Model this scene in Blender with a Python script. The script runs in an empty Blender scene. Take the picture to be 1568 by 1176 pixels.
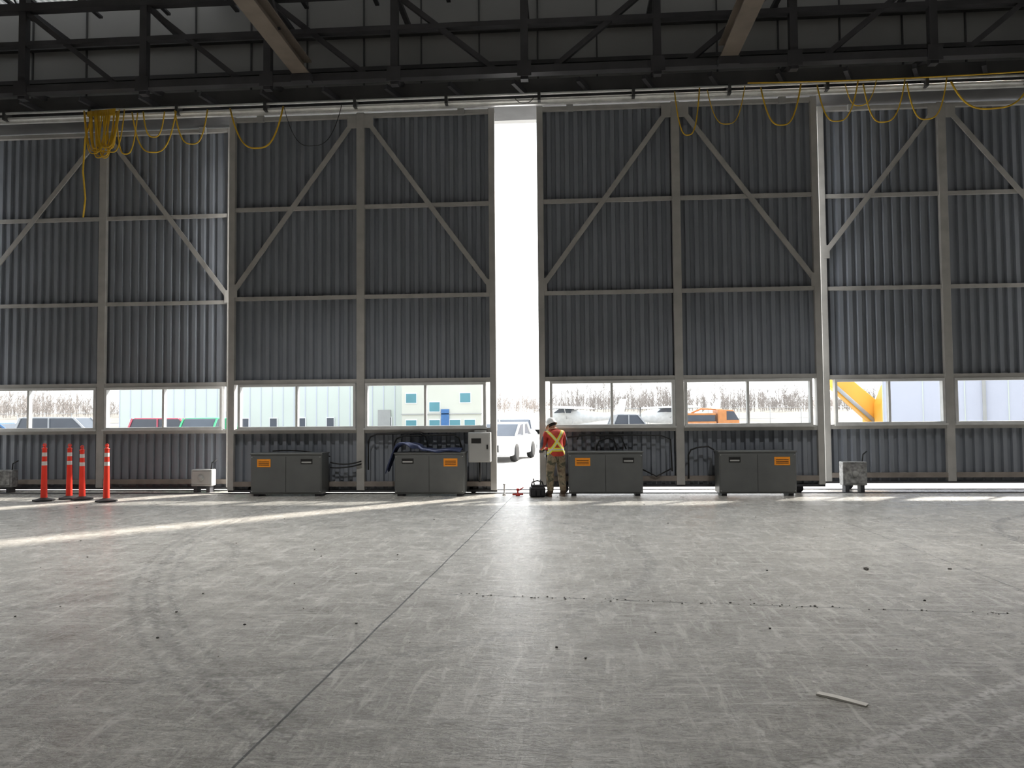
import bpy, bmesh, math, random
from mathutils import Vector, Matrix
random.seed(7)
S=bpy.context.scene
S.view_settings.view_transform='Standard'
S.view_settings.look='None'
S.view_settings.exposure=0.0

# ---------------------------------------------------------------- materials
class NT:
    def __init__(s,name):
        s.m=bpy.data.materials.new(name); s.m.use_nodes=True
        s.t=s.m.node_tree; s.b=s.t.nodes['Principled BSDF']; s.out=s.t.nodes['Material Output']
    def n(s,typ,**k):
        x=s.t.nodes.new(typ)
        for a,v in k.items(): setattr(x,a,v)
        return x
    def l(s,a,b): s.t.links.new(a,b)
    def put(s,sock,v):
        if isinstance(v,bpy.types.NodeSocket): s.l(v,sock)
        else: sock.default_value=v
    def math(s,op,a,b=0.0,c=0.0,clamp=False):
        x=s.n('ShaderNodeMath',operation=op,use_clamp=clamp)
        s.put(x.inputs[0],a); s.put(x.inputs[1],b)
        if op in('MULTIPLY_ADD','SMOOTH_MIN','COMPARE'): s.put(x.inputs[2],c)
        return x.outputs[0]
    def coords(s):
        if not hasattr(s,'_c'):
            s._c=s.n('ShaderNodeTexCoord').outputs['Object']
        return s._c
    def noise(s,scale,detail=4,rough=.5,dist=0,vec=None,sc=None,rot=0):
        x=s.n('ShaderNodeTexNoise')
        v=vec or s.coords()
        if sc:
            mp=s.n('ShaderNodeMapping'); mp.inputs['Scale'].default_value=sc; mp.inputs['Rotation'].default_value=(0,0,rot); s.l(v,mp.inputs[0]); v=mp.outputs[0]
        s.l(v,x.inputs['Vector'])
        x.inputs['Scale'].default_value=scale; x.inputs['Detail'].default_value=detail
        x.inputs['Roughness'].default_value=rough; x.inputs['Distortion'].default_value=dist
        return x.outputs['Fac']
    def ramp(s,f,stops):
        x=s.n('ShaderNodeValToRGB'); s.l(f,x.inputs[0]); e=x.color_ramp.elements
        while len(e)<len(stops): e.new(.5)
        for i,(p,c) in enumerate(stops):
            e[i].position=p; e[i].color=(c if len(c)==4 else (*c,1)) if hasattr(c,'__len__') else (c,c,c,1)
        return x.outputs[0]
    def mix(s,f,a,b):
        x=s.n('ShaderNodeMix',data_type='RGBA')
        s.put(x.inputs[0],f)
        for i,v in ((6,a),(7,b)):
            if isinstance(v,bpy.types.NodeSocket): s.l(v,x.inputs[i])
            else: x.inputs[i].default_value=(*v,1)
        return x.outputs[2]
    def bump(s,h,st=.3,d=.01,nrm=None):
        x=s.n('ShaderNodeBump'); x.inputs['Strength'].default_value=st; x.inputs['Distance'].default_value=d
        s.l(h,x.inputs['Height'])
        if nrm: s.l(nrm,x.inputs['Normal'])
        return x.outputs[0]

def simple(name,col,rough=.6,metal=0.,var=.12,scale=4.,bump=0.,bscale=40.):
    k=NT(name)
    f=k.noise(scale,5)
    a=tuple(max(0,c*(1-var)) for c in col); b=tuple(min(1,c*(1+var)) for c in col)
    k.l(k.ramp(f,[(.3,a),(.7,b)]),k.b.inputs['Base Color'])
    k.b.inputs['Roughness'].default_value=rough; k.b.inputs['Metallic'].default_value=metal
    if bump: k.l(k.bump(k.noise(bscale,3),bump),k.b.inputs['Normal'])
    return k.m

M={}
M['sheet']=simple('corrugated_gray_sheet',(.235,.255,.29),.5,0,.08,1.3)
M['steel']=simple('painted_steel_frame',(.44,.43,.41),.5,0,.12,3.)
M['steel_b']=simple('bottom_rail_steel',(.26,.225,.20),.6,0,.2,3.)
M['dark']=simple('dark_structural_steel',(.05,.05,.056),.55,0,.25,2.)
M['rafter']=simple('primed_rafter_steel',(.20,.165,.135),.55,0,.2,2.)
M['upper']=simple('upper_liner_panel',(.38,.38,.375),.6,0,.08,.6)
M['header']=simple('header_channel_dark',(.07,.07,.072),.6,0,.2,2.)
M['galv']=simple('galvanized_rail',(.88,.88,.86),.28,.3,.12,6.)
M['alu']=simple('window_aluminum',(.62,.62,.61),.4,.0,.08,6.)
M['wallside']=simple('side_wall_liner',(.35,.35,.35),.7,0,.08,.5)
M['white']=simple('white_paint',(.88,.88,.88),.5,0,.03,2.)
M['cab']=simple('cabinet_gray_paint',(.125,.13,.128),.4,0,.08,3.)
M['cabd']=simple('cabinet_recess_black',(.012,.012,.012),.6)
M['eln']=simple('enclosure_light_gray',(.42,.42,.41),.45,0,.05,3.)
M['orange_l']=simple('orange_warning_label',(.95,.33,.02),.5,0,.05,20)
M['black']=simple('black_rubber',(.018,.018,.02),.65,0,.2,20,.2)
M['blackc']=simple('black_cable',(.01,.01,.01),.5)
M['yellow']=simple('yellow_cable',(.80,.50,.03),.45,0,.1,8)
M['post']=simple('delineator_red_orange',(.95,.05,.025),.4,0,.08,6)
M['refl']=simple('reflective_white_band',(.75,.72,.70),.3,0,.05,20)
M['hat']=simple('hardhat_white',(.85,.85,.84),.35,0,.03,8)
M['skin']=simple('skin',(.50,.27,.18),.55,0,.08,30)
M['hair']=simple('dark_hair',(.03,.02,.015),.8,0,.3,60)
M['boot']=simple('boot_leather',(.10,.06,.035),.7,0,.25,30)
M['glove']=simple('work_glove',(.10,.10,.11),.8,0,.25,30)
M['tool']=simple('tool_red',(.6,.03,.02),.4,0,.1,30)
M['toold']=simple('tool_dark_metal',(.05,.05,.055),.4,.5,.2,30)
M['jack']=simple('dark_navy_cloth',(.025,.035,.085),.9,0,.3,20,.5,30)
M['crate']=simple('wrapped_foil',(.33,.33,.33),.35,.3,.5,14,.6,18)
M['wood']=simple('light_scrap',(.80,.77,.72),.7,0,.1,10)
M['debris']=simple('dark_debris',(.05,.045,.04),.8,0,.4,10)
M['bark']=simple('bare_tree_bark',(.33,.295,.275),.9,0,.25,.3)
M['fenc']=simple('fence_metal',(.40,.40,.40),.5,0,.1,1)
M['bldw']=simple('pale_metal_siding',(.66,.71,.65),.6,0,.03,.3)
M['bldb']=simple('beige_siding',(.64,.64,.56),.6,0,.04,.4)
M['teal']=simple('teal_glass',(.10,.28,.33),.2,0,.08,1)
M['lav']=simple('pale_lavender_cladding',(.58,.60,.70),.6,0,.03,.3)
M['bwin']=simple('dark_window',(.08,.09,.11),.2,0,.1,1)
M['exc']=simple('excavator_yellow_orange',(.92,.46,.06),.45,0,.08,1)
M['tire']=simple('tyre_rubber',(.02,.02,.02),.8)
M['carw']=simple('car_white_paint',(.68,.68,.68),.25)
M['carb']=simple('car_blue_paint',(.05,.16,.38),.25)
M['carr']=simple('car_red_paint',(.65,.13,.18),.25)
M['carg']=simple('car_green_paint',(.08,.46,.22),.3)
M['cars']=simple('car_silver_paint',(.42,.43,.45),.25)
M['truko']=simple('truck_orange_paint',(.60,.25,.09),.35)
M['gravel']=simple('pale_gravel_apron',(.38,.37,.355),.9,0,.14,.5,.3,6)
M['grass']=simple('dry_grass',(.33,.295,.25),.95,0,.25,.15)
k=NT('fill_light_lens'); k.b.inputs['Emission Color'].default_value=(1,.98,.95,1); k.b.inputs['Emission Strength'].default_value=3; M['lens']=k.m  # glowing lens of the added interior fill lamps
def transl(name,tint):
    k=NT(name); tr=k.n('ShaderNodeBsdfTranslucent'); tr.inputs[0].default_value=(tint,tint,tint*.98,1)
    df=k.n('ShaderNodeBsdfDiffuse'); df.inputs[0].default_value=(.6,.6,.6,1); mx=k.n('ShaderNodeMixShader'); mx.inputs[0].default_value=.5
    k.l(tr.outputs[0],mx.inputs[1]); k.l(df.outputs[0],mx.inputs[2]); k.l(mx.outputs[0],k.out.inputs[0]); return k.m
M['transl']=transl('translucent_roof_panel',.17); M['transl_fill']=transl('wall_fill_roof_panel',.055)  # second one is an added light-passing roof, to brighten the upper wall
k=NT('window_glass'); tr=k.n('ShaderNodeBsdfTransparent'); tr.inputs[0].default_value=(.64,.66,.67,1)
gl=k.n('ShaderNodeBsdfGlossy'); gl.inputs['Roughness'].default_value=.05; mx=k.n('ShaderNodeMixShader'); mx.inputs[0].default_value=.05
k.l(tr.outputs[0],mx.inputs[1]); k.l(gl.outputs[0],mx.inputs[2]); k.l(mx.outputs[0],k.out.inputs[0]); M['glass']=k.m

# concrete floor
k=NT('concrete_floor'); co=k.coords()
sx=k.n('ShaderNodeSeparateXYZ'); k.l(co,sx.inputs[0]); X,Y=sx.outputs[0],sx.outputs[1]
big=k.noise(.35,5,.6,.4); mid=k.noise(2.2,6,.65,.8); fine=k.noise(60,4,.75)
wav=k.noise(5.5,6,.62,1.6,sc=(1.0,2.6,1),rot=.3); wav2=k.noise(20,5,.7,1.6,sc=(1,2.2,1),rot=-.2)
scuff=k.noise(3.0,6,.7,.6,sc=(4.5,.6,1),rot=.5); scuff2=k.noise(2.0,6,.75,.8,sc=(.7,5.5,1),rot=.25)
c1=k.ramp(big,[(.3,(.48,.46,.42)),(.7,(.67,.645,.595))])
c2=k.ramp(mid,[(.3,(.40,.385,.35)),(.7,(.73,.705,.65))])
col=k.mix(.5,c1,c2)
col=k.mix(k.math('MULTIPLY',k.ramp(fine,[(.45,0.),(.70,1.)]),.45),col,(.23,.22,.20))
col=k.mix(k.math('MULTIPLY',k.ramp(wav,[(.49,0.),(.56,1.)]),.34),col,(.21,.20,.185))
col=k.mix(k.math('MULTIPLY',k.ramp(wav2,[(.50,0.),(.56,1.)]),.58),col,(.21,.20,.18))
col=k.mix(k.math('MULTIPLY',k.ramp(scuff,[(.54,0.),(.64,1.)]),.50),col,(.84,.815,.77))
col=k.mix(k.math('MULTIPLY',k.ramp(scuff2,[(.54,0.),(.64,1.)]),.50),col,(.84,.815,.77))
wob=k.math('MULTIPLY',k.math('SUBTRACT',k.noise(1.2,3),.5),.05)
def line(px,py,qx,qy,w,soft=.006):
    L=math.hypot(qx-px,qy-py); nx,ny=-(qy-py)/L,(qx-px)/L
    d=k.math('ADD',k.math('MULTIPLY',X,nx),k.math('MULTIPLY',Y,ny)); d=k.math('SUBTRACT',d,px*nx+py*ny)
    d=k.math('ABSOLUTE',k.math('ADD',d,k.math('MULTIPLY',wob,.5)))
    return k.math('SUBTRACT',1.0,k.math('DIVIDE',k.math('SUBTRACT',d,w),soft,clamp=True),clamp=True)
j1=line(-1.56,3.54,-1.14,14.3,.005)
j2=line(-1.3,7.05,3.6,6.5,.004,.012)
j3=line(4.08,0,4.08,14,.004)
msk=k.math('GREATER_THAN',X,-1.35)
patch=k.ramp(k.noise(5,4),[(.4,0.),(.55,1.)])
j2=k.math('MULTIPLY',k.math('MULTIPLY',j2,msk),patch)
col=k.mix(k.math('MULTIPLY',j1,.90),col,(.04,.04,.04))
col=k.mix(k.math('MULTIPLY',j2,.75),col,(.06,.06,.055))
col=k.mix(k.math('MULTIPLY',j3,.6),col,(.10,.10,.095))
def arc(cx,cy,r,w):
    dx=k.math('SUBTRACT',X,cx); dy=k.math('SUBTRACT',Y,cy)
    d=k.math('SQRT',k.math('ADD',k.math('MULTIPLY',dx,dx),k.math('MULTIPLY',dy,dy)))
    d=k.math('ABSOLUTE',k.math('SUBTRACT',d,r))
    return k.math('SUBTRACT',1.0,k.math('DIVIDE',k.math('SUBTRACT',d,w),.03,clamp=True),clamp=True)
tread=k.ramp(k.noise(24,2,.4,0,sc=(1,1,1)),[(.42,0.),(.55,1.)])
side=k.math('LESS_THAN',X,-1.4)
t1=k.math('MULTIPLY',k.math('MAXIMUM',arc(6.5,12.6,11.78,.04),k.math('MAXIMUM',arc(6.5,12.6,11.94,.015),arc(6.5,12.6,11.62,.015))),side)
t2=arc(-3.4,8.9,4.3,.05); t3=arc(9.0,9.8,3.4,.05); t4=k.math('MULTIPLY',arc(-6.2,8.2,2.4,.04),.8)
t5=k.math('MAXIMUM',line(1.0,3.6,2.74,4.94,.03,.02),line(1.3,3.5,3.04,4.84,.02,.02)); t5=k.math('MULTIPLY',t5,k.math('GREATER_THAN',X,.8))
dark_=k.math('MAXIMUM',k.math('MULTIPLY',t1,.8),k.math('MAXIMUM',k.math('MULTIPLY',t2,.7),k.math('MAXIMUM',t3,t4)))
trm=k.math('MULTIPLY',k.math('MULTIPLY',dark_,tread),.65)
col=k.mix(trm,col,(.17,.165,.155))
col=k.mix(k.math('MULTIPLY',k.math('MULTIPLY',t5,tread),.7),col,(.80,.78,.75))
k.l(col,k.b.inputs['Base Color'])
k.l(k.ramp(mid,[(.3,.16),(.7,.34)]),k.b.inputs['Roughness'])
k.b.inputs['Specular IOR Level'].default_value=1.0
h=k.math('ADD',k.math('MULTIPLY',wav,1.0),k.math('MULTIPLY',wav2,.55)); h=k.math('ADD',h,k.math('MULTIPLY',fine,.12))
h=k.math('SUBTRACT',h,k.math('MULTIPLY',j1,.5))
k.l(k.bump(h,.9,.013),k.b.inputs['Normal'])
M['floor']=k.m

k=NT('camo_trousers'); f=k.noise(9,3,.5,.6)
k.l(k.ramp(f,[(.35,(.16,.11,.07)),(.5,(.30,.24,.16)),(.62,(.09,.09,.06))]),k.b.inputs['Base Color']); k.b.inputs['Roughness'].default_value=.9; M['camo']=k.m
k=NT('hivis_jacket'); sx=k.n('ShaderNodeSeparateXYZ'); k.l(k.coords(),sx.inputs[0]); X,Y,Z=sx.outputs
ax=k.math('ABSOLUTE',k.math('ADD',X,.01))
dz=k.math('ABSOLUTE',k.math('SUBTRACT',Z,1.09))
dd=k.math('ABSOLUTE',k.math('SUBTRACT',ax,k.math('MULTIPLY',dz,.75)))
def band(d,w): return k.math('LESS_THAN',d,w)
torso=k.math('LESS_THAN',ax,.20)
xb=k.math('MULTIPLY',band(dd,.036),torso); xs=k.math('MULTIPLY',band(dd,.012),torso)
wb_=k.math('MULTIPLY',band(k.math('ABSOLUTE',k.math('SUBTRACT',Z,.93)),.035),torso); ws=k.math('MULTIPLY',band(k.math('ABSOLUTE',k.math('SUBTRACT',Z,.93)),.012),torso)
base=k.ramp(k.noise(12,3),[(.3,(.40,.035,.025)),(.7,(.58,.06,.035))])
sleeve=k.ramp(k.noise(12,3),[(.3,(.05,.06,.09)),(.7,(.12,.13,.17))])
arm=k.math('GREATER_THAN',ax,.235)
base=k.mix(arm,base,sleeve)
c=k.mix(k.math('MAXIMUM',xb,wb_),base,(.80,.78,.03)); c=k.mix(k.math('MAXIMUM',xs,ws),c,(.62,.60,.55))
k.l(c,k.b.inputs['Base Color']); k.b.inputs['Roughness'].default_value=.75; k.l(k.bump(k.noise(14,3),.4,.01),k.b.inputs['Normal']); M['jacket']=k.m

# ---------------------------------------------------------------- mesh builder
class MB:
    def __init__(s): s.v=[];s.f=[];s.m=[];s.mats=[];s.sm=[]
    def mi(s,m):
        if m not in s.mats: s.mats.append(m)
        return s.mats.index(m)
    def add(s,vs,fs,m,smooth=False):
        o=len(s.v); s.v+=[tuple(v) for v in vs]; i=s.mi(m)
        for f in fs: s.f.append([o+a for a in f]); s.m.append(i); s.sm.append(smooth)
    def box(s,x0,x1,y0,y1,z0,z1,m,bev=0):
        if bev:
            bm=bmesh.new(); bmesh.ops.create_cube(bm,size=1)
            for v in bm.verts: v.co=((x0+x1)/2+v.co.x*(x1-x0),(y0+y1)/2+v.co.y*(y1-y0),(z0+z1)/2+v.co.z*(z1-z0))
            bmesh.ops.bevel(bm,geom=bm.edges[:],offset=bev,segments=2,affect='EDGES',profile=.5)
            s.bm(bm,m); return
        s.add([(x0,y0,z0),(x1,y0,z0),(x1,y1,z0),(x0,y1,z0),(x0,y0,z1),(x1,y0,z1),(x1,y1,z1),(x0,y1,z1)],
              [(0,3,2,1),(4,5,6,7),(0,1,5,4),(1,2,6,5),(2,3,7,6),(3,0,4,7)],m)
    def bm(s,bm,m,smooth=False):
        bm.verts.index_update()
        s.add([v.co[:] for v in bm.verts],[[v.index for v in f.verts] for f in bm.faces],m,smooth); bm.free()
    def beam(s,p,q,w,h,m,up=(0,0,1)):
        p=Vector(p);q=Vector(q);d=(q-p).normalized();u=Vector(up)
        r=d.cross(u)
        if r.length<1e-4: r=d.cross(Vector((0,1,0)))
        r.normalize();u=r.cross(d)
        vs=[]
        for c in(p,q):
            for a,b in((-1,-1),(1,-1),(1,1),(-1,1)): vs.append(c+r*a*w/2+u*b*h/2)
        s.add(vs,[(0,1,2,3),(7,6,5,4),(0,4,5,1),(1,5,6,2),(2,6,7,3),(3,7,4,0)],m)
    def ibeam(s,p,q,w,h,t,m):
        p=Vector(p);q=Vector(q);z=Vector((0,0,1))
        s.beam(p+z*(h/2-t/2),q+z*(h/2-t/2),w,t,m); s.beam(p-z*(h/2-t/2),q-z*(h/2-t/2),w,t,m); s.beam(p,q,t,h-2*t,m)
    def tube(s,pts,r,m,n=8,caps=True,smooth=True):
        pts=[Vector(p) for p in pts]; rs=r if hasattr(r,'__len__') else [r]*len(pts)
        vs=[];fs=[]; prev=None
        for i,p in enumerate(pts):
            d=(pts[min(i+1,len(pts)-1)]-pts[max(i-1,0)]).normalized()
            if prev is None:
                a=d.cross(Vector((0,0,1)))
                if a.length<1e-3: a=d.cross(Vector((1,0,0)))
            else: a=prev-d*prev.dot(d)
            a.normalize(); prev=a; b=d.cross(a)
            for j in range(n):
                t=2*math.pi*j/n; vs.append(p+(a*math.cos(t)+b*math.sin(t))*rs[i])
        for i in range(len(pts)-1):
            for j in range(n): fs.append((i*n+j,i*n+(j+1)%n,(i+1)*n+(j+1)%n,(i+1)*n+j))
        if caps: fs.append(tuple(range(n-1,-1,-1))); fs.append(tuple((len(pts)-1)*n+j for j in range(n)))
        s.add(vs,fs,m,smooth)
    def lathe(s,prof,c,m,n=20,axis='z'):
        vs=[];fs=[]
        for r,z in prof:
            for j in range(n):
                t=2*math.pi*j/n
                if axis=='z': vs.append((c[0]+r*math.cos(t),c[1]+r*math.sin(t),c[2]+z))
                elif axis=='x': vs.append((c[0]+z,c[1]+r*math.cos(t),c[2]+r*math.sin(t)))
                else: vs.append((c[0]+r*math.cos(t),c[1]+z,c[2]+r*math.sin(t)))
        for i in range(len(prof)-1):
            for j in range(n): fs.append((i*n+j,i*n+(j+1)%n,(i+1)*n+(j+1)%n,(i+1)*n+j))
        s.add(vs,fs,m,True)
    def extrude(s,poly,y0,y1,m,bev=0):
        bm=bmesh.new(); vs=[bm.verts.new((x,y0,z)) for x,z in poly]; f=bm.faces.new(vs)
        r=bmesh.ops.extrude_face_region(bm,geom=[f])
        for g in r['geom']:
            if isinstance(g,bmesh.types.BMVert): g.co.y=y1
        bmesh.ops.recalc_face_normals(bm,faces=bm.faces[:])
        if bev: bmesh.ops.bevel(bm,geom=bm.edges[:],offset=bev,segments=2,affect='EDGES',profile=.5)
        s.bm(bm,m)
    def obj(s,name,loc=(0,0,0),rot=0,parent=None,recalc=True):
        me=bpy.data.meshes.new(name); me.from_pydata(s.v,[],s.f)
        for a in s.mats: me.materials.append(M[a])
        for p,i,g in zip(me.polygons,s.m,s.sm): p.material_index=i; p.use_smooth=g
        if recalc:
            bm=bmesh.new(); bm.from_mesh(me); bmesh.ops.recalc_face_normals(bm,faces=bm.faces[:]); bm.to_mesh(me); bm.free()
        o=bpy.data.objects.new(name,me); S.collection.objects.link(o); o.location=loc; o.rotation_euler=(0,0,rot)
        if parent: o.parent=parent
        return o
def empty(name,loc=(0,0,0),rot=0):
    o=bpy.data.objects.new(name,None); S.collection.objects.link(o); o.location=loc; o.rotation_euler=(0,0,rot); o.empty_display_size=.2; return o

XL,XR,YB,ZC=-20.3,16.9,-20.,11.26
YF=17.2
# ---------------------------------------------------------------- shell
b=MB(); b.box(XL,XR,YB,YF,-.3,0,'floor'); b.obj('floor')
b=MB(); b.box(XL-.3,XL,YB,YF,0,ZC,'wallside')
for y in range(int(YB),16,4): b.box(XL,XL+.25,y,y+.25,0,8.2,'dark')
b.obj('wall_left')
b=MB(); b.box(XR,XR+.3,YB,YF,0,ZC,'wallside')
for y in range(int(YB),16,4): b.box(XR-.25,XR,y,y+.25,0,8.2,'dark')
b.obj('wall_right')
b=MB(); b.box(XL-.3,XR+.3,YB-.3,YB,0,ZC,'wallside'); b.obj('wall_back')
b=MB(); b.box(XL-.3,XR+.3,17.0,YF,8.2,ZC,'upper')
x=XL
while x<XR:
    b.box(x,x+.03,16.96,17.0,8.3,ZC-.02,'header'); x+=1.315
for z in (9.4,10.2): b.box(XL,XR,16.85,16.98,z,z+.09,'header')
b.obj('wall_front')
b=MB(); b.box(XL,XR,15.9,17.0,8.2,8.34,'header')
b.box(XL,XR,15.86,15.92,8.34,8.62,'header')
for x in [XL+.8+1.32*i for i in range(27)]:
    b.beam((x,15.5,8.42),(x+.28,15.95,8.3),.08,.1,'dark')
b.obj('trim_1')
b=MB()
def deck(x0,x1,y0,y1,m):
    n=int((x1-x0)/.15); vs=[];fs=[]
    xs=[];zs=[]
    for i in range(n):
        xx=x0+(x1-x0)*i/n; p=(x1-x0)/n
        xs+=[xx,xx+p*.4,xx+p*.5,xx+p*.9]; zs+=[0,0,.04,.04]
    xs.append(x1); zs.append(0)
    for xx,zz in zip(xs,zs): vs+=[(xx,y0,ZC+zz),(xx,y1,ZC+zz)]
    for i in range(len(xs)-1): fs.append((2*i,2*i+1,2*i+3,2*i+2))
    b.add(vs,fs,m)
deck(XL,-8.0,14.8,YF,'transl'); deck(-8.0,XR,14.8,YF,'transl_fill'); deck(XL,XR,YB,14.8,'white')  # middle strip, out of view, made translucent to fill the upper wall with light
b.obj('ceiling',recalc=False)
b=MB(); x=XL+1.8; zb_,zt_=ZC-.5,ZC-.08
while x<XR:
    b.beam((x,YB+.1,zt_),(x,16.6,zt_),.1,.06,'dark'); b.beam((x,YB+.1,zb_),(x,16.6,zb_),.09,.05,'dark')
    y=YB+.1;up=True
    while y<16.2:
        b.beam((x,y,zb_ if up else zt_),(x,y+.45,zt_ if up else zb_),.03,.03,'dark'); y+=.45; up=not up
    x+=1.6
b.obj('roof_joists')
TY=15.2; TA,TB=XL+.05,XR-.05
b=MB(); b.box(TA,TB,TY-.1,TY+.1,8.42,8.57,'dark'); b.box(TA,TB,TY-.07,TY+.07,9.42,9.52,'dark')
b.box(TA,TB,TY-.1,TY+.1,10.17,10.32,'dark')
kx=-.77
for i in range(-7,7):
    x=kx+2.63*i
    if x<XL+.2 or x>XR-.2: continue
    b.beam((x,TY,8.3),(x,TY,10.7),.15,.15,'dark',up=(0,1,0))
    b.box(x-.14,x+.14,TY-.12,TY-.1,8.35,8.65,'dark')
    if i>=0 and x+2.63<XR: b.beam((x+2.63,TY,10.2),(x+.6,TY,8.55),.10,.10,'dark',up=(0,1,0))
    if i<=0 and x-2.63>XL: b.beam((x-2.63,TY,10.2),(x-.6,TY,8.55),.10,.10,'dark',up=(0,1,0))
    b.beam((x,TY,8.5),(x+.0,16.8,8.75),.1,.1,'dark')
    b.beam((x,TY,10.25),(x,16.8,10.25),.1,.1,'dark')
b.obj('door_truss')
for x in (-13.7,-5.25,3.2,11.65):
    b=MB(); b.ibeam((x,YB+.05,8.66),(x,15.08,8.66),.34,.32,.03,'rafter')
    b.box(x-.2,x+.2,14.9,15.08,8.35,8.5,'dark')
    y=YB+.1;up=True
    while y<12.5:
        b.beam((x,y,8.8 if up else 10.4),(x,y+2.1,10.4 if up else 8.8),.12,.12,'dark'); y+=2.1; up=not up
    b.beam((x,YB+.05,10.45),(x,15.05,10.45),.2,.12,'dark')
    b.obj('roof_rafter')
b=MB()
b.tube([(TA,15.78,8.14),(TB,15.78,8.14)],.038,'galv',12)
b.tube([(TA,15.70,8.235),(TB,15.70,8.235)],.024,'galv',10)
b.box(TA,TB,15.80,15.87,8.06,8.12,'galv')
x=XL+.5
while x<XR:
    b.box(x-.03,x+.03,15.66,15.89,8.09,8.28,'header'); x+=1.93
b.obj('door_guide_rail')

# ---------------------------------------------------------------- doors
def sheet(b,x0,x1,y,z0,z1):
    p=.19; n=round((x1-x0)/p); p=(x1-x0)/n; pts=[]
    for i in range(n):
        a=x0+i*p; pts+=[(a,0),(a+p*.42,0),(a+p*.54,.055),(a+p*.88,.055)]
    pts.append((x1,0))
    vs=[];fs=[]
    for a,d in pts: vs+=[(a,y+d,z0),(a,y+d,z1)]
    for i in range(len(pts)-1): fs.append((2*i,2*i+2,2*i+3,2*i+1))
    b.add(vs,fs,'sheet')
    b.box(x0,x1,y+.06,y+.075,z0,z1,'white')
def door(n,xl,xc,xr,yp,zb,zL,zR,g,zt=8.1):
    b=MB(); ys=yp+.10
    sheet(b,xl+.02,xr-.02,ys,zb,1.36); sheet(b,xl+.02,xr-.02,ys,2.31,zt)
    for a,c in((xl,xl+.13),(xc-.085,xc+.085),(xr-.13,xr)):
        b.box(a,c,yp,ys,zb+.04,zt,'steel',.008)
    for a,c in((xl,xl+.13),(xr-.13,xr)): b.box(a,c,ys,ys+.075,1.3,2.4,'steel')
    b.box(xc-.085,xc+.085,ys,ys+.075,1.3,2.4,'steel')
    for z in g:
        b.box(xl+.13,xc-.085,yp+.03,ys,z-.04,z+.04,'steel'); b.box(xc+.085,xr-.13,yp+.03,ys,z-.04,z+.04,'steel')
    for z in (1.31,2.36):
        b.box(xl+.13,xc-.085,yp+.02,ys+.06,z-.045,z+.045,'steel'); b.box(xc+.085,xr-.13,yp+.02,ys+.06,z-.045,z+.045,'steel')
    b.box(xl,xr,yp+.01,ys,zt-.1,zt-.02,'steel')
    b.box(xl+.13,xc-.085,yp-.005,ys,zb+.12,zb+.22,'steel_b'); b.box(xc+.085,xr-.13,yp-.005,ys,zb+.12,zb+.22,'steel_b')
    b.box(xl,xr,yp+.03,ys,zb,zb+.05,'dark')
    for sgn,xe,ze in((-1,xl+.1,zL),(1,xr-.1,zR)):
        b.beam((xc+sgn*.1,yp+.015,zt-.12),(xe,yp+.015,ze),.03,.10,'steel',up=(0,0,1))
        b.box(xe-.09,xe+.09,yp-.004,yp+.004,ze-.12,ze+.16,'steel'); b.box(xc+sgn*.18-.1,xc+sgn*.18+.1,yp-.004,yp+.004,zt-.34,zt-.06,'steel')
    for x in (xl+.7,xr-.7):
        b.box(x-.07,x+.07,yp-.06,yp+.02,zt-.14,zt,'eln')
    for x in (xl+.5,xr-.5):
        b.lathe([(0,-.03),(.09,-.03),(.09,.03),(0,.03)],(x,yp+.13,.09),'dark',14,'y')
    b.obj('door_%d'%n)
def window(n,x0,x1,yp):
    b=MB(); z0,z1=1.357,2.313; t=.055; ya,yb=yp-.02,yp+.12
    b.box(x0,x1,ya,yb,z0,z0+t,'alu',.006); b.box(x0,x1,ya,yb,z1-t,z1,'alu',.006)
    b.box(x0,x0+t,ya,yb,z0+t,z1-t,'alu',.006); b.box(x1-t,x1,ya,yb,z0+t,z1-t,'alu',.006)
    xm=(x0+x1)/2; b.box(xm-t*.45,xm+t*.45,ya+.02,yb,z0+t,z1-t,'alu',.006)
    b.box(x0-.02,x1+.02,ya-.05,ya+.01,z0-.02,z0+.015,'alu')
    y=yp+.08
    b.add([(x0+t,y,z0+t),(x1-t,y,z0+t),(x1-t,y,z1-t),(x0+t,y,z1-t)],[(0,1,2,3)],'glass')
    b.obj('window_%d'%n)
YO=16.7; G0=(4.15,6.08)
defs=[(-19.7,-16.4,-13.21,16.0,.03,4.3,4.3,G0),(-14.0,-10.47,-7.42,YO,.03,4.0,4.3,(4.2,6.16)),(-7.2,-4.33,-1.46,16.0,.03,4.3,4.3,G0),(-.57,2.30,5.17,16.0,.13,4.3,4.3,G0),(5.40,7.96,11.35,YO,.13,5.0,4.0,(4.24,6.22)),(10.6,13.47,16.34,16.0,.13,4.3,4.3,G0)]
wn=1
for i,(xl,xc,xr,yp,zb,zL,zR,g) in enumerate(defs):
    door(i+1,xl,xc,xr,yp,zb,zL,zR,g,8.1 if yp==16.0 else 8.16)
    window(wn,xl+.22,xc-.10,yp); window(wn+1,xc+.10,xr-.22,yp); wn+=2
b=MB(); b.box(TA,TB,16.02,16.10,0,.012,'dark'); b.box(TA,TB,16.75,16.83,0,.012,'dark'); b.obj('trim_2')

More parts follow.
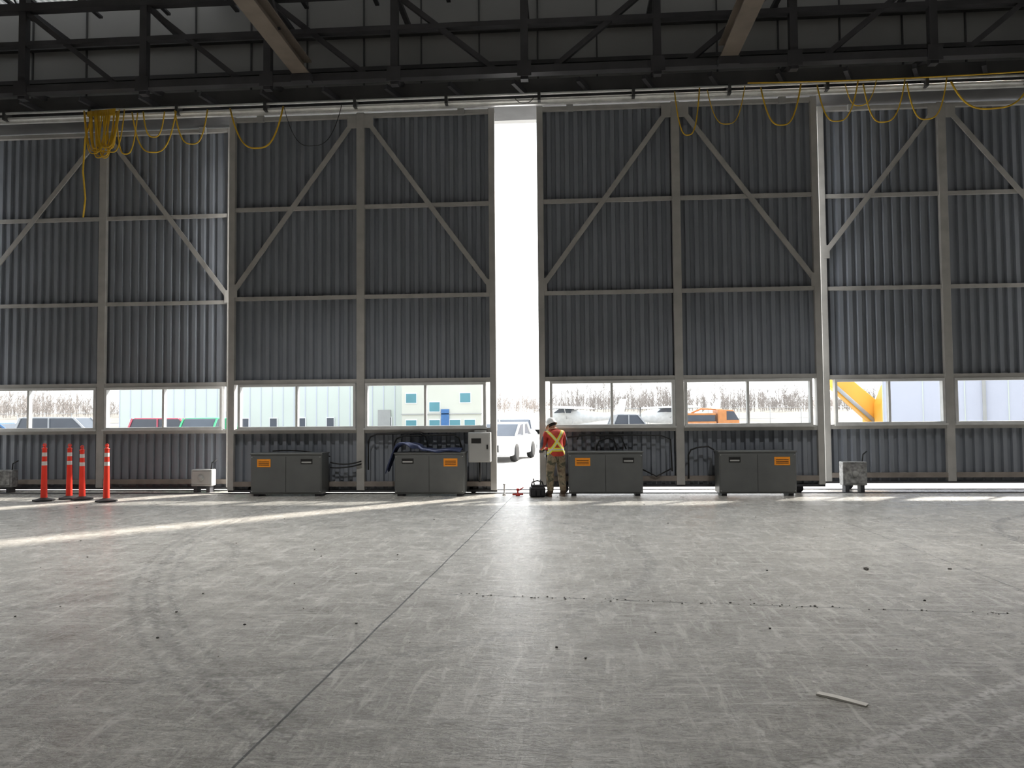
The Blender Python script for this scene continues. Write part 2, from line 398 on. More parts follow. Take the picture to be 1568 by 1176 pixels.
# ---------------------------------------------------------------- drive cabinets
def cabinet(xl,w,lab,slot):
    b=MB(); y0,y1,z0,z1=15.45,15.92,.05,.86
    b.box(0,w,y0-15.45,y1-15.45,z0,z1,'cab',.012)
    b.box(-.015,w+.015,-.015,.485,z1-.01,z1+.02,'cab',.006)
    b.box(.02,w-.02,-.012,0,z0+.03,z1-.04,'cab',.006)
    b.box(w/2-.004,w/2+.004,-.014,-.011,z0+.04,z1-.05,'cabd')
    b.box(slot[0],slot[1],-.02,-.012,.66,.76,'cabd'); b.box(slot[0]+.02,slot[1]-.02,-.028,-.018,.68,.71,'eln')
    b.box(lab[0],lab[1],-.017,-.012,.60,.76,'orange_l')
    for t in(.635,.665,.70): b.box(lab[0]+.03,lab[1]-.03,-.019,-.016,t,t+.012,'cabd')
    for x in(.05,w-.15): b.box(x,x+.1,.03,.4,0,z0+.01,'dark')
    for x in(.03,w-.03):
        for z in(z0+.05,z1-.06): b.lathe([(0,-.018),(.01,-.018),(.01,-.011)],(x,0,z),'eln',8,'y')
    return b.obj('drive_motor_cabinet',(xl,15.45,0))
cabinet(-6.46,1.48,(.14,.42),(1.05,1.29)); cabinet(-3.48,1.41,(1.0,1.28),(.15,.39))
cabinet(.02,1.46,(.13,.43),(1.07,1.29)); cabinet(2.96,1.48,(1.06,1.36),(.19,.41))
bm=bmesh.new(); n1,n2=30,14
random.seed(3)
vv=[[None]*n2 for _ in range(n1)]
for i in range(n1):
    for j in range(n2):
        u=i/(n1-1);v=j/(n2-1); x=-.20+u*1.55; y=.0+v*.4
        z=.93+.10*abs(math.sin(u*9+v*4))*(.6+.4*math.sin(v*7+u*3))+.12*math.exp(-((u-.27)/.12)**2)
        if u<.13: z-=(.13-u)*3.6
        if u>.45: z=.91+(z-.91)*.5
        if j==0: z-=.05; y-=.03
        vv[i][j]=bm.verts.new((x,y,z))
for i in range(n1-1):
    for j in range(n2-1): bm.faces.new((vv[i][j],vv[i+1][j],vv[i+1][j+1],vv[i][j+1]))
b=MB(); b.bm(bm,'jack',True); o=b.obj('draped_jacket',(-3.48,15.45,0)); md=o.modifiers.new('s','SOLIDIFY'); md.thickness=.02; md=o.modifiers.new('ss','SUBSURF'); md.levels=1;md.render_levels=1

b=MB(); b.box(-2.02,-1.56,15.72,15.98,.66,1.27,'eln',.015); b.box(-2.0,-1.58,15.70,15.72,.68,1.25,'eln',.006)
b.box(-1.64,-1.61,15.685,15.70,.93,1.02,'cabd'); b.box(-1.95,-1.75,15.695,15.70,1.05,1.15,'cabd')
b.tube([(-1.8,15.85,.66),(-1.8,15.85,.25)],.02,'blackc'); b.box(-1.9,-1.66,15.80,15.88,1.25,1.31,'eln')
b.obj('electrical_enclosure')
def box_motor(x0,x1,y,z0,z1,m):
    b=MB(); b.box(x0,x1,y,y+.22,z0,z1,m,.02); b.box(x0+.03,x1-.03,y-.012,y,z0+.04,z1-.04,m,.01)
    b.box(x0+.05,x0+.13,y+.02,y+.2,0,z0+.02,'dark'); b.box(x1-.13,x1-.05,y+.02,y+.2,0,z0+.02,'dark')
    b.tube([(x1-.06,y+.1,z1-.02),(x1-.04,y+.1,z1+.14),(x1+.05,y+.15,z1+.2)],.014,'blackc'); b.lathe([(0,-.05),(.06,-.05),(.06,0),(0,0)],((x0+x1)/2,y,(z0+z1)/2),'eln',14,'y')
    b.obj('door_limit_switch_box')
box_motor(-8.12,-7.66,16.25,.14,.50,'eln'); box_motor(5.54,6.02,16.1,.14,.62,'crate'); box_motor(-12.95,-12.2,16.25,.12,.50,'crate')

def sag(p,q,s,n=14):
    p=Vector(p);q=Vector(q); return [p.lerp(q,i/n)+Vector((0,0,-s*4*(i/n)*(1-i/n))) for i in range(n+1)]
b=MB()
def arch(x0,x1,zt,y=15.96,z0=.5):
    b.tube([(x0,y,z0),(x0,y,zt-.15),(x0+.05,y,zt-.05),(x0+.18,y,zt),(x1-.15,y,zt+.02),(x1-.04,y,zt-.05),(x1,y,zt-.2),(x1,y,z0)],.016,'blackc')
arch(-4.15,-2.9,1.24); arch(-3.6,-2.2,1.20,15.975,.9); b.tube(sag((-4.96,15.96,.55),(-4.3,15.96,.62),.03),.014,'blackc'); b.tube(sag((-4.96,15.96,.66),(-4.3,15.96,.68),.05),.014,'blackc')
b.tube(sag((-6.2,15.96,.9),(-4.96,15.96,.78),-.06),.013,'blackc')
b.obj('power_cable')
b=MB(); arch(.6,1.0,1.12); b.tube([(.0,15.96,1.15),(.5,15.96,1.2),(1.9,15.96,1.18),(2.1,15.96,1.1),(2.12,15.96,.45)],.014,'blackc'); arch(2.45,3.0,.93,15.96,.3); b.tube([(1.5,15.96,.5),(1.8,15.96,.35),(2.1,15.96,.5)],.014,'blackc')
b.tube([(.2,15.96,1.1),(.25,15.96,1.2),(1.1,15.96,1.16),(1.2,15.96,.9)],.014,'blackc')
b.obj('power_cable')

# ---------------------------------------------------------------- yellow festoon cables
def loop(b,x0,z0,x1,z1,depth,r,m,y=15.60,n=22):
    pts=[]
    for i in range(n+1):
        t=i/n; u=2*t-1; f=(1-abs(u)**2.6)
        pts.append((x0+(x1-x0)*(.5+.5*math.copysign(abs(u)**.85,u)),y+.03*math.sin(t*5+x0),z0+(z1-z0)*t-depth*f))
    b.tube(pts,r,m,6)
b=MB()
random.seed(11)
for i in range(16):
    c=-9.78+random.gauss(0,.10); w=.10+random.random()*.20
    loop(b,c-w,8.16,c+w,8.16,.75+random.random()*.28,.014,'yellow',15.5+random.random()*.1)
for i in range(5): b.tube([(-10.15,15.6,8.16-.02*i),(-9.5,15.56,8.19-.03*i)],.014,'yellow',6)
b.tube([(-10.05,15.6,8.1),(-10.2,15.62,7.6),(-10.24,15.62,6.9),(-10.18,15.62,6.3),(-10.22,15.62,5.9)],.018,'yellow',6)
for x0,x1,d in((-9.5,-9.05,.9),(-9.15,-8.2,.88),(-8.9,-8.45,.55),(-8.2,-7.5,.72)): loop(b,x0,8.12,x1,8.12,d,.015,'yellow')
b.obj('hanging_yellow_cable')
b=MB(); loop(b,-7.0,8.12,-5.85,8.12,.85,.018,'yellow'); b.obj('hanging_yellow_cable')
b=MB()
for x0,x1,d,r in((2.25,2.75,.95,.014),(2.9,3.65,.75,.010),(3.95,4.75,.80,.016),(5.05,5.85,.75,.014),(5.6,6.2,.45,.01),(5.95,6.75,.80,.014),(6.8,7.55,.78,.014),(7.65,9.2,.62,.018),(9.3,10.4,.7,.014)):
    loop(b,x0,8.14,x1,8.2,d,r,'yellow')
b.tube(sag((3.7,15.6,8.25),(9.4,15.6,8.28),.04,20),.014,'yellow',6)
b.obj('hanging_yellow_cable')
b=MB()
for x0,x1,d in((-5.85,-4.6,.85),(-1.0,-.6,.1)): loop(b,x0,8.12,x1,8.12,d,.007,'blackc')
b.obj('hanging_black_cable')

# ---------------------------------------------------------------- delineator posts
def delin(x,y,h=1.08,rot=0,tilt=0):
    b=MB()
    b.add([(.2*math.cos(math.pi/4*i+.39),.2*math.sin(math.pi/4*i+.39),z*1.0) for z in(0,.03) for i in range(8)],[tuple(range(7,-1,-1))]+[tuple(range(8,16))]+[(i,(i+1)%8,8+(i+1)%8,8+i) for i in range(8)],'black')
    b.lathe([(.17,.03),(.09,.055),(.062,.07)],(0,0,0),'black',16)
    def seg(z0,z1,r0,r1,m): b.lathe([(r0,z0),(r1,z1)],(0,0,0),m,18)
    H=h; r=lambda z:.062-.022*(z/H)
    zs=[.05,.64*H,.71*H,.80*H,.87*H,.93*H]; ms=['post','refl','post','refl','post']
    for i in range(5): seg(zs[i],zs[i+1],r(zs[i])+(.001 if ms[i]=='refl' else 0),r(zs[i+1])+(.001 if ms[i]=='refl' else 0),ms[i])
    b.lathe([(r(.93*H),.93*H),(.05,.935*H),(.05,.95*H),(.028,.955*H),(.024,.98*H),(.034,.99*H),(.03,H),(0,H+.005)],(0,0,0),'post',18)
    b.tube([(.03*math.cos(t),0,.975*H+.02+.035*math.sin(t)) for t in [math.pi*i/8 for i in range(9)]],.009,'post',6)
    o=b.obj('delineator_post',(x,y,0),rot); o.rotation_euler[1]=tilt
delin(-10.33,14.67,1.1,.2); delin(-10.05,15.03,1.08,.6); delin(-9.69,14.9,1.05,1.0,-.012); delin(-8.97,14.55,1.09,.3)

# ---------------------------------------------------------------- worker
def skinned(name,verts,edges,rad,root=0,sub=2,parent=None,mat=None):
    me=bpy.data.meshes.new(name+'_s'); me.from_pydata(verts,edges,[]); o=bpy.data.objects.new(name+'_s',me); S.collection.objects.link(o)
    md=o.modifiers.new('skin','SKIN'); md.use_smooth_shade=True
    sv=me.skin_vertices[0].data
    for i,r in enumerate(rad):
        sv[i].radius=r if hasattr(r,'__len__') else (r,r); sv[i].use_root=(i==root)
    s2=o.modifiers.new('sub','SUBSURF'); s2.levels=sub; s2.render_levels=sub
    dg=bpy.context.evaluated_depsgraph_get(); nm=bpy.data.meshes.new_from_object(o.evaluated_get(dg)); nm.name=name
    bpy.data.objects.remove(o)
    n=bpy.data.objects.new(name,nm); S.collection.objects.link(n); n.parent=parent
    nm.materials.clear()
    for m in (mat if isinstance(mat,list) else [mat]): nm.materials.append(M[m])
    for p in nm.polygons: p.use_smooth=True
    return n
wk=empty('construction_worker',(-.22,15.40,0),math.radians(22))
V=[(0,0,.84),(0,.02,.97),(-.005,.05,1.10),(-.01,.08,1.22),(-.02,.115,1.30),(-.025,.14,1.36),
   (-.17,.09,1.235),(-.235,.13,1.02),(-.19,.33,.93),
   (.16,.09,1.235),(.25,.13,1.03),(.12,.32,.95),
   (-.095,0,.78),(-.12,.05,.46),(-.13,0,.14),(-.135,.0,.075),(-.15,.15,.055),
   (.095,0,.78),(.12,.04,.46),(.13,-.02,.14),(.135,-.02,.075),(.15,.13,.055)]
E=[(0,1),(1,2),(2,3),(3,4),(4,5),(3,6),(6,7),(7,8),(3,9),(9,10),(10,11),(0,12),(12,13),(13,14),(14,15),(15,16),(0,17),(17,18),(18,19),(19,20),(20,21)]
R=[(.155,.125),(.155,.13),(.165,.135),(.165,.125),(.075,.075),(.055,.06),(.082,.082),(.064,.064),(.045,.045),(.082,.082),(.064,.064),(.045,.045),
   (.108,.112),(.082,.085),(.068,.07),(.060,.06),(.05,.042),(.108,.112),(.082,.085),(.068,.07),(.060,.06),(.05,.042)]
body=skinned('body',V,E,R,0,2,wk,['jacket','camo','boot','skin'])
for p in body.data.polygons:
    c=p.center
    if c.z<.13: p.material_index=2
    elif c.z<.84 and c.y<.2: p.material_index=1
    elif c.z>1.33: p.material_index=3
    else: p.material_index=0
for nm_,hx,hy,tx,ty in(('boot_sole_left',-.135,.0,-.155,.17),('boot_sole_right',.135,-.02,.155,.15)):
    b=MB(); d=Vector((tx-hx,ty-hy)).normalized(); L=Vector((tx-hx,ty-hy)).length; sd=Vector((-d.y,d.x)); vs=[];fs=[]; n=20
    for z,k_ in((0,1.0),(.028,1.0),(.05,.92)):
        for j in range(n):
            t=2*math.pi*j/n; a=math.cos(t); w=.045+.008*a; q=Vector((hx,hy))+d*(L/2+a*(L/2+.055)*k_)+sd*math.sin(t)*w*k_; vs.append((q.x,q.y,z))
    for i in range(2):
        for j in range(n): fs.append((i*n+j,i*n+(j+1)%n,(i+1)*n+(j+1)%n,(i+1)*n+j))
    fs.append(tuple(range(n-1,-1,-1))); fs.append(tuple(2*n+j for j in range(n)))
    b.add(vs,fs,'boot'); b.obj(nm_,parent=wk)
b=MB(); prof=[(.150,.80),(.168,.83),(.165,.90)]
vs=[];fs=[];n=24
for r,z in prof:
    for j in range(n):
        t=2*math.pi*j/n; vs.append((r*1.08*math.cos(t),.01+r*.92*math.sin(t),z))
for i in range(2):
    for j in range(n): fs.append((i*n+j,i*n+(j+1)%n,(i+1)*n+(j+1)%n,(i+1)*n+j))
b.add(vs,fs,'jacket',True); b.obj('jacket_hem',parent=wk)
hd=empty('head',(-.03,.175,1.41)); hd.parent=wk; hd.rotation_euler=(math.radians(-30),0,math.radians(18))
bm=bmesh.new(); bmesh.ops.create_uvsphere(bm,u_segments=24,v_segments=18,radius=1)
for v in bm.verts:
    x,y,z=v.co; w=.075*(1-.22*max(0,-z)); v.co=(x*w,y*.095,z*.115)
    if y>.55 and z<0: v.co.y-=.006*abs(z)
    if abs(x)<.22 and y>.8 and -.35<z<.12: v.co.y+=.022*(1-abs(z+.15)*2)
    if abs(x)<.45 and y>.3 and z<-.65: v.co.y+=.016
b=MB(); b.bm(bm,'skin',True)
for sx_ in(-1,1):
    b.lathe([(0,-.008),(.018,-.006),(.024,0),(.016,.006),(0,.008)],(sx_*.078,-.005,-.01),'skin',10,'x')
    b.lathe([(0,-.006),(.009,-.003),(.01,.003),(0,.006)],(sx_*.03,.083,.012),'white',10,'y'); b.lathe([(0,.002),(.005,.004),(0,.008)],(sx_*.03,.084,.012),'hair',8,'y')
    b.beam((sx_*.015,.09,.032),(sx_*.045,.084,.034),.006,.008,'hair')
b.beam((-.022,.088,-.06),(.022,.088,-.06),.008,.008,'tool')
b.obj('face',parent=hd)
b=MB(); vs=[];fs=[]; n=20
for i in range(7):
    a=-.45+ i*(1.2/6)
    for j in range(n):
        t=math.pi+math.pi*j/(n-1); r=math.cos(a); vs.append((.081*r*math.cos(t),.101*r*math.sin(t)+.005,.12*math.sin(a)))
for i in range(6):
    for j in range(n-1): fs.append((i*n+j,i*n+j+1,(i+1)*n+j+1,(i+1)*n+j))
b.add(vs,fs,'hair',True); b.obj('hair',parent=hd)
b=MB(); prof=[(0,.150),(.03,.148),(.06,.138),(.085,.115),(.100,.08),(.108,.045),(.110,.03),(.122,.0),(.122,-.006),(.104,.0)]
vs=[];fs=[];n=28
for r,z in prof:
    for j in range(n):
        t=2*math.pi*j/n; e=1.0+ (.35*max(0,math.sin(t))**3 if z<.03 else 0); vs.append((r*.92*math.cos(t),r*1.12*e*math.sin(t),z))
for i in range(len(prof)-1):
    for j in range(n): fs.append((i*n+j,i*n+(j+1)%n,(i+1)*n+(j+1)%n,(i+1)*n+j))
b.add(vs,fs,'hat',True)
for dx in(-.025,0,.025): b.tube([(dx,.11*math.cos(t),.03+.122*math.sin(t)) for t in [math.pi*(.12+.76*i/12) for i in range(13)]],.006,'hat',6)
b.obj('hard_hat',parent=hd)
def hand(name,wr,dirv,thumb_side,parent):
    d=Vector(dirv).normalized(); up=Vector((0,0,1)); s=d.cross(up).normalized(); dn=s.cross(d).normalized()*-1
    if dn.z>0: dn=-dn
    w=Vector(wr); V=[w-d*.02,w+d*.03,w+d*.07];E=[(0,1),(1,2)];R=[(.028,.022),(.036,.02),(.038,.018)]
    for k_,(o,L) in enumerate(((-.03,.055),(-.010,.068),(.011,.063),(.031,.048))):
        base=w+d*.085+s*o; i=len(V)
        V+= [base,base+d*L*.45+dn*.012,base+d*L*.62+dn*.038,base+d*L*.40+dn*.058]; R+=[(.010,.010)]*2+[(.009,.009),(.008,.008)]
        E+=[(2,i),(i,i+1),(i+1,i+2),(i+2,i+3)]
    i=len(V); t=thumb_side
    V+=[w+d*.03+s*t*.035+dn*.01,w+d*.06+s*t*.048+dn*.03,w+d*.085+s*t*.035+dn*.045]; R+=[(.012,.012),(.011,.011),(.009,.009)]; E+=[(1,i),(i,i+1),(i+1,i+2)]
    return skinned(name,[tuple(v) for v in V],E,R,0,1,parent,'glove')
hand('hand_left',(-.185,.345,.925),(.25,.9,-.25),1,wk); hand('hand_right',(.105,.335,.945),(-.45,.85,-.2),-1,wk)
b=MB(); b.lathe([(0,-.1),(.03,-.1),(.034,-.02),(.03,.06),(.018,.09),(.012,.13),(.005,.14),(.005,.22),(0,.22)],(-.06,.42,.93),'tool',14,'y')
b.beam((-.06,.38,.92),(-.06,.36,.80),.04,.035,'toold',up=(0,1,0)); b.box(-.1,-.02,.32,.41,.76,.81,'toold',.008)
b.beam((-.16,.43,.9),(.05,.43,.91),.022,.022,'toold')
b.obj('cordless_drill',parent=wk)

b=MB()
b.box(-.15,.15,-.11,.11,0,.2,'black',.03); b.box(-.12,.12,-.08,.08,.19,.24,'black',.02)
b.tube([(-.12,0,.22),(-.1,0,.29),(0,0,.32),(.1,0,.29),(.12,0,.22)],.014,'black')
for x in(-.09,0,.09): b.box(x-.035,x+.035,-.135,-.105,.03,.14,'black',.01)
b.tube([(-.05,.03,.2),(-.07,.05,.36)],.012,'toold'); b.tube([(.05,-.03,.2),(.06,-.02,.34)],.012,'toold')
b.obj('tool_bag',(-.60,15.35,0),.2)
b=MB(); b.tube([(-.11,0,.03),(.11,0,.03)],.018,'tool'); b.lathe([(0,0),(.045,0),(.045,.025),(.016,.035),(.016,.1),(.03,.11),(.03,.14),(0,.15)],(0,0,0),'tool',14)
b.beam((0,0,.1),(.12,.02,.16),.02,.02,'tool'); b.obj('pipe_clamp',(-1.0,15.55,0),.3)
b=MB(); b.lathe([(0,0),(.04,0),(.04,.02),(.015,.03),(.015,.2),(.03,.22),(0,.24)],(0,0,0),'eln',12); b.obj('floor_bolt_stand',(-1.28,15.65,0))

b=MB(); b.extrude([(0,0),(.27,.0),(.275,.008),(.1,.014),(.0,.012)],-.025,.025,'wood',.002); o=b.obj('scrap_strip',(1.42,4.63,0),math.radians(-38))
b=MB(); random.seed(5)
def peb(x,y,r):
    bm=bmesh.new(); bmesh.ops.create_icosphere(bm,subdivisions=1,radius=r)
    for v in bm.verts:
        v.co*=random.uniform(.6,1.2); v.co.z*=.5; v.co+=Vector((x,y,r*.3))
    b.bm(bm,'debris')
for i in range(110):
    y=random.uniform(5,15.6); x=random.uniform(-.75,.62)*y
    peb(x,y,random.choice([.005,.006,.008,.013]))
for i in range(70):
    x=random.uniform(-1.1,3.6); peb(x,7.05-(x+1.3)*.112+random.gauss(0,.03),random.uniform(.004,.012))
peb(3.05,8.25,.04); peb(3.9,8.3,.02)
b.obj('floor_debris')

# ---------------------------------------------------------------- added fill lamps, out of view
for y in(-13,-3,9.8):
    for x in(-13,-4.5,4.5,13):
        e=empty('added_fill_light',(x,y,9.9))  # unseen fill added to light the interior, shaped as ceiling fixtures
        b=MB(); b.lathe([(0,.28),(.06,.28),(.08,.2),(.3,.02),(.32,0),(.30,0),(.28,.02)],(0,0,0),'eln',20); b.lathe([(0,.015),(.28,.015)],(0,0,0),'lens',20)
        b.tube([(0,0,.28),(0,0,ZC-9.95)],.01,'blackc',6); b.obj('fill_light_housing',parent=e)
        ld=bpy.data.lights.new('fill_lamp','AREA'); ld.shape='DISK'; ld.size=.6; ld.energy=225 if y>0 else 48; ld.color=(1,.985,.955); ld.spread=math.radians(95)
        lo=bpy.data.objects.new('fill_lamp',ld); S.collection.objects.link(lo); lo.parent=e; lo.location=(0,0,-.03)

# ---------------------------------------------------------------- outside
b=MB(); b.box(-260,260,YF,80,-.35,-.02,'gravel'); b.box(-260,260,-60,YF,-.5,-.31,'gravel'); b.obj('ground')
bm=bmesh.new(); rows=[(80,-.02),(95,.3),(115,1.5),(135,2.2),(170,2.6),(320,3)]; g=[]
for y,z in rows: g.append([bm.verts.new((x,y,z+ (0 if y==80 else .35*math.sin(x*.05+y)))) for x in range(-280,281,20)])
for i in range(len(rows)-1):
    for j in range(28): bm.faces.new((g[i][j],g[i][j+1],g[i+1][j+1],g[i+1][j]))
b=MB(); b.bm(bm,'grass',True); b.obj('grass_field')
b=MB(); random.seed(21)
def stick(p,q,r0,r1):
    p=Vector(p);q=Vector(q);d=(q-p).normalized();a=d.cross(Vector((0,1,0)))
    if a.length<.01:a=Vector((1,0,0))
    a.normalize();c=d.cross(a)
    vs=[]
    for P,r in((p,r0),(q,r1)):
        for t in(0,2.09,4.19): vs.append(P+(a*math.cos(t)+c*math.sin(t))*r)
    b.add(vs,[(0,1,4,3),(1,2,5,4),(2,0,3,5)],'bark')
for i in range(1500):
    x=random.uniform(-125,110); y=random.uniform(122,165); h=random.uniform(2.0,4.9)*(1+.2*math.sin(x*.11)+.12*math.sin(x*.37)); z=1.8
    stick((x,y,z),(x+random.gauss(0,.15),y,z+h),.055,.015)
    for k_ in range(13):
        t=random.uniform(.05,.95); a=random.uniform(-1,1); L=h*.34*(1.15-t)
        p=Vector((x,y,z+h*t)); q=p+Vector((a*L,random.uniform(-.3,.3)*L,L*random.uniform(.7,1.3))); stick(p,q,.034,.014)
        for m_ in range(2):
            p2=p.lerp(q,random.uniform(.3,.9)); stick(p2,p2+Vector((random.uniform(-.5,.5)*L,0,L*.6)),.022,.012)
b.obj('tree_line',recalc=False)
b=MB()
for i in range(75): 
    x=-115+3*i; b.tube([(x,78,0),(x,78,2.2)],.035,'fenc',6)
for z in(.1,1.1,2.15): b.tube([(-115,78,z),(107,78,z)],.02,'fenc',5)
b.obj('chain_link_fence')
b=MB(); b.box(-36,-11.9,60,75,0,9,'bldw')
x=-36
while x<-11.9: b.box(x,x+.06,59.96,60,.0,9,'lav'); x+=.9
x=-35
while x<-12.6: b.box(x,x+.55,59.88,59.98,.75,1.5,'bwin'); b.box(x-.06,x+.61,59.9,59.97,.69,1.56,'white'); x+=2.3
for x in(-27.5,-14.8): b.box(x,x+1,59.85,59.95,0,2.1,'eln')
b.box(-36.3,-11.6,59.6,75.3,9,9.25,'white'); b.obj('warehouse_building')
b=MB(); b.box(-11.2,-5.75,52,62,0,7,'bldb')
for x,z in((-10.9,2.5),(-9.3,.7),(-9.3,1.9),(-7.2,2.5),(-7.9,.7),(-6.9,.7),(-10.9,.7),(-10.9,4.4),(-8.9,4.4),(-7.2,4.4)):
    b.box(x,x+.7,51.93,52.0,z,z+.62,'teal'); b.box(x-.05,x+.75,51.96,52,z-.06,z+.68,'white')
b.box(-8.5,-7.95,51.9,52,0,2.05,'carb'); b.box(-11.25,-5.7,51.9,52,1.70,1.76,'eln'); b.box(-11.4,-5.55,51.7,62.2,7,7.2,'eln')
b.obj('office_building')
b=MB(); b.box(0,15,0,7,0,5,'lav')
x=0
while x<15: b.box(x,x+.03,-.02,0,0,5,'bldw'); x+=1.2
b.box(-.1,15.2,-.2,7.2,5,5.15,'white'); b.box(2.9,3.0,-.1,0,0,5,'eln'); b.obj('storage_shed',(10.65,27,0),math.radians(-24))

def car(name,x,y,rot,paint,kind='sedan',s=1.0):
    b=MB()
    if kind=='sedan': low=[(-2.2,.25),(2.2,.25),(2.25,.6),(2.1,.82),(1.1,.95),(-1.6,.98),(-2.2,.9)]; top=[(1.05,.94),(.4,1.42),(-.9,1.45),(-1.65,.97)]
    elif kind=='suv': low=[(-2.3,.3),(2.3,.3),(2.35,.75),(2.2,1.0),(1.1,1.1),(-2.25,1.12),(-2.35,.7)]; top=[(1.1,1.08),(.5,1.68),(-2.0,1.7),(-2.25,1.1)]
    else: low=[(-2.6,.4),(2.6,.4),(2.65,.85),(2.45,1.1),(1.2,1.2),(-.9,1.2),(-.95,1.15),(-2.6,1.15)]; top=[(1.2,1.18),(.7,1.78),(-.6,1.8),(-.85,1.18)]
    b.extrude(low,-.88,.88,paint,.06); b.extrude(top,-.74,.74,'bwin',.06)
    cx=sum(p[0] for p in top)/4
    b.extrude([(top[1][0]-.05,top[1][1]-.03),(top[1][0]-.1,top[1][1]+.03),(top[2][0]+.1,top[2][1]+.03),(top[2][0]+.05,top[2][1]-.03)],-.74,.74,paint,.015)
    for p in(top[0],top[3],):
        q=top[1] if p is top[0] else top[2]
        for sy in(-.76,.76): b.beam((p[0],sy,p[1]),(q[0],sy,q[1]),.06,.08,paint)
    for sy in(-.76,.76): b.beam((cx,sy,top[0][1]),(cx,sy,top[1][1]),.05,.1,paint)
    wx=1.4 if kind!='pickup' else 1.65
    for x_ in(-wx,wx):
        for sy in(-.80,.80):
            b.lathe([(0,-.12),(.2,-.12),(.33,-.11),(.35,0),(.33,.11),(.2,.12),(0,.12)],(x_,sy,.35),'tire',18,'y'); b.lathe([(0,-.14),(.18,-.135),(.2,-.12)],(x_,sy,.35),'cars',12,'y')
    f=low[2][0]
    for sy in(-.62,.62): b.box(f-.12,f+.02,sy-.16,sy+.16,low[2][1]-.05,low[2][1]+.12,'refl',.02)
    b.box(f-.05,f+.03,-.4,.4,low[1][1]+.15,low[2][1]+.05,'cabd')
    o=b.obj(name,(x,y,-.02),rot); o.scale=(s,s,s); return o
car('parked_car',-2.35,28.5,math.radians(-100),'carw','sedan',.93)
car('parked_car',-2.6,38,math.radians(-80),'cars','sedan')
car('parked_car',-24.0,36,math.radians(5),'cars','suv'); car('parked_car',-19.2,37,math.radians(0),'carr','suv',.95); car('parked_van',-15.9,33,math.radians(-85),'carg','suv',.95)
car('parked_car',-29.2,38,math.radians(5),'carb','sedan'); car('parked_car',-31.5,46,0,'carw','suv')
car('parked_pickup',-.6,66,math.radians(200),'carw','pickup'); car('parked_pickup',3.2,44,math.radians(10),'cars','pickup',.9)
def plane(x,y,rot):
    b=MB(); b.lathe([(0,-3.6),(.12,-3.5),(.28,-2),(.5,-.4),(.6,.8),(.55,1.7),(.42,2.3),(.2,2.6),(0,2.65)],(0,0,1.45),'carw',18,'x')
    b.extrude([(-.3,2.05),(1.2,2.05),(1.15,2.18),(.2,2.22)],-5.2,5.2,'carw',.03)
    b.extrude([(-3.5,1.5),(-2.7,1.5),(-3.3,2.7),(-3.75,2.7)],-.05,.05,'carw',.015)
    b.extrude([(-3.6,1.55),(-2.8,1.55),(-2.9,1.62),(-3.5,1.63)],-1.6,1.6,'carw',.01)
    b.extrude([(.2,1.75),(1.5,1.75),(1.1,2.04),(.2,2.06)],-.5,.5,'bwin',.03)
    for sy in(-1,1):
        b.tube([(.5,sy*.5,1.3),(.3,sy*1.9,2.08)],.03,'carw'); b.tube([(.1,sy*.4,1.1),(.1,sy*1.1,.25)],.035,'carw'); b.lathe([(0,-.07),(.2,-.06),(.2,.06),(0,.07)],(.1,sy*1.1,.2),'tire',14,'y')
    b.tube([(1.9,0,1.1),(2.0,0,.25)],.035,'carw'); b.lathe([(0,-.06),(.16,-.05),(.16,.05),(0,.06)],(2.0,0,.16),'tire',12,'y')
    b.beam((2.68,-.1,.75),(2.68,.1,2.15),.03,.1,'cabd'); b.extrude([(-3.3,1.42),(2.0,1.42),(2.0,1.5),(-3.3,1.48)],-.58,-.56,'carb')
    b.obj('light_aircraft',(x,y,-.02),rot)
plane(.6,56,math.radians(165)); plane(8.2,60,math.radians(190))
b=MB(); b.box(-1.9,1.6,-1,1,.5,.75,'cabd',.02); b.box(-1.9,.4,-1.05,1.05,.75,1.35,'truko',.04)
b.extrude([(.5,.6),(1.95,.6),(2.0,1.4),(1.6,2.15),(.5,2.2)],-1,1,'truko',.06); b.extrude([(1.1,1.45),(1.97,1.45),(1.62,2.05),(1.1,2.08)],-1.02,1.02,'bwin',.02)
b.box(-1.8,.3,-1.0,1.0,1.35,1.8,'bwin',.03); b.box(-1.85,.35,-1.02,1.02,1.8,1.95,'truko',.03); b.tube([(-1.2,0,1.95),(-.5,0,2.25),(1,0,2.2)],.06,'truko')
for x_ in(-1.2,1.2):
    for sy in(-.9,.9): b.lathe([(0,-.14),(.25,-.14),(.45,-.12),(.45,.12),(0,.14)],(x_,sy,.45),'tire',18,'y')
o=b.obj('utility_truck',(8.6,48,-.02),0); o.scale=(.85,.85,.85)
b=MB()
for sy in(-1.1,1.1):
    b.extrude([(-1.8,.25),(-1.6,.02),(1.6,.02),(1.8,.25),(1.8,.6),(1.6,.8),(-1.6,.8),(-1.8,.6)],sy-.28,sy+.28,'tire',.04)
b.lathe([(0,.8),(.8,.8),(.8,1.0),(0,1.0)],(0,0,0),'cabd',20)
b.box(-1.3,1.9,-1.25,1.25,1.0,1.9,'exc',.08); b.box(.9,1.95,-1.2,1.2,1.9,2.2,'exc',.08)
b.extrude([(-1.35,1.0),(-.1,1.0),(-.1,2.9),(-1.0,2.9),(-1.35,2.0)],-1.25,-.35,'exc',.05); b.extrude([(-1.2,2.0),(-.25,2.0),(-.25,2.75),(-.95,2.75)],-1.28,-.32,'bwin',.02)
def arm(pts,w): b.extrude(pts,-w,w,'exc',.03)
arm([(-.9,1.1),(-.5,1.6),(-3.2,4.0),(-4.2,4.45),(-4.35,4.1),(-3.9,3.45),(-1.5,1.2)],.25)
arm([(-4.3,4.6),(-3.9,4.4),(-4.2,4.05),(-6.6,3.7),(-6.75,3.95)],.17)
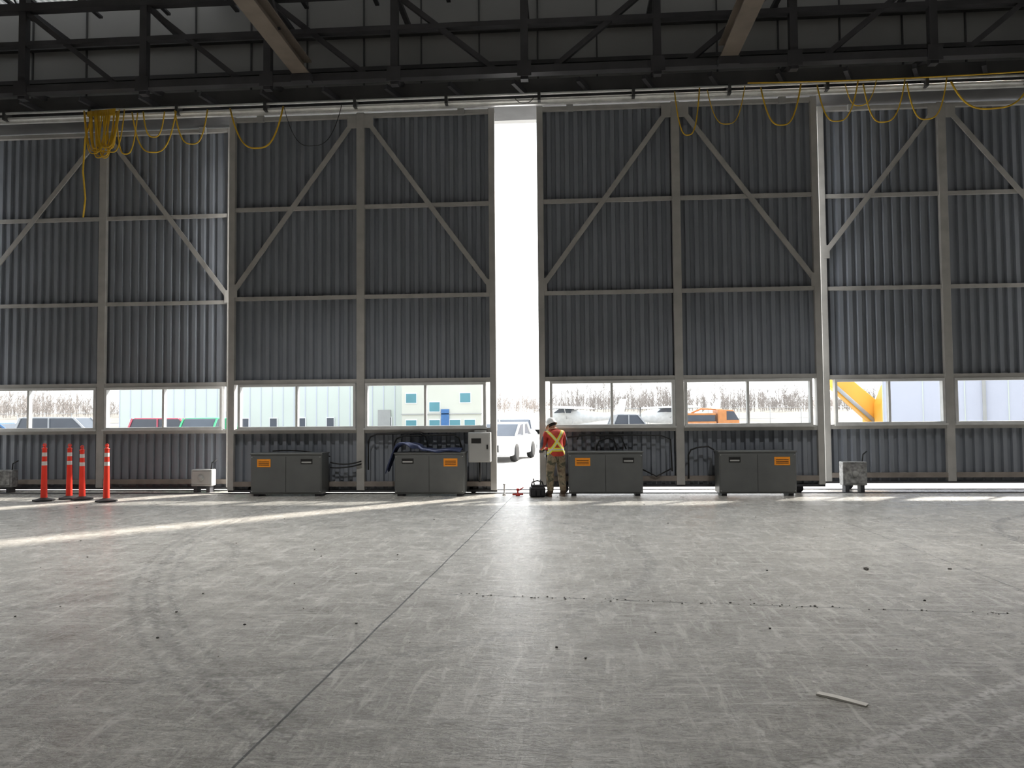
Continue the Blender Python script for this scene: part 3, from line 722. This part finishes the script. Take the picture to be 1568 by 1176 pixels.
b.tube([(-1.3,-.35,1.2),(-3.1,-.35,2.9)],.09,'eln'); b.tube([(-2.6,0,3.8),(-4.3,0,4.7)],.07,'eln')
b.extrude([(-6.7,4.0),(-6.4,3.65),(-7.0,3.4),(-7.6,3.6),(-7.4,4.2)],-.5,.5,'cabd',.03)
b.obj('excavator',(15.6,37.5,-.02),0)

# ---------------------------------------------------------------- world / sun / camera
w=bpy.data.worlds.new('overcast_sky'); S.world=w; w.use_nodes=True; t=w.node_tree; bg=t.nodes['Background']
tc=t.nodes.new('ShaderNodeTexCoord'); sp=t.nodes.new('ShaderNodeSeparateXYZ'); t.links.new(tc.outputs['Generated'],sp.inputs[0])
rp=t.nodes.new('ShaderNodeValToRGB'); t.links.new(sp.outputs[2],rp.inputs[0]); e=rp.color_ramp.elements
e[0].position=0; e[0].color=(1,.98,.96,1); e[1].position=.6; e[1].color=(.84,.92,1,1)
t.links.new(rp.outputs[0],bg.inputs[0]); bg.inputs[1].default_value=3.5
sd=bpy.data.lights.new('sun','SUN'); sd.energy=12.0; sd.angle=math.radians(3.0); sd.color=(1,.93,.84)
so=bpy.data.objects.new('sun',sd); S.collection.objects.link(so); so.location=(30,50,40)
so.rotation_euler=Vector((-.58,-.58,-.60)).to_track_quat('-Z','Y').to_euler()

cd=bpy.data.cameras.new('camera'); co_=bpy.data.objects.new('camera',cd); S.collection.objects.link(co_); S.camera=co_
yaw,pit,rol,f,H=.0705,.03998,-.00846,1184.35,1.62075
cd.sensor_fit='HORIZONTAL'; cd.sensor_width=36; cd.lens=36*f/1568; cd.clip_end=1000
fw=Vector((-math.sin(yaw)*math.cos(pit),math.cos(yaw)*math.cos(pit),math.sin(pit))); r=Vector((math.cos(yaw),math.sin(yaw),0)); u=r.cross(fw)
r2=r*math.cos(rol)+u*math.sin(rol); u2=-r*math.sin(rol)+u*math.cos(rol)
mt=Matrix((( r2.x,u2.x,-fw.x,0),(r2.y,u2.y,-fw.y,0),(r2.z,u2.z,-fw.z,H),(0,0,0,1))); co_.matrix_world=mt
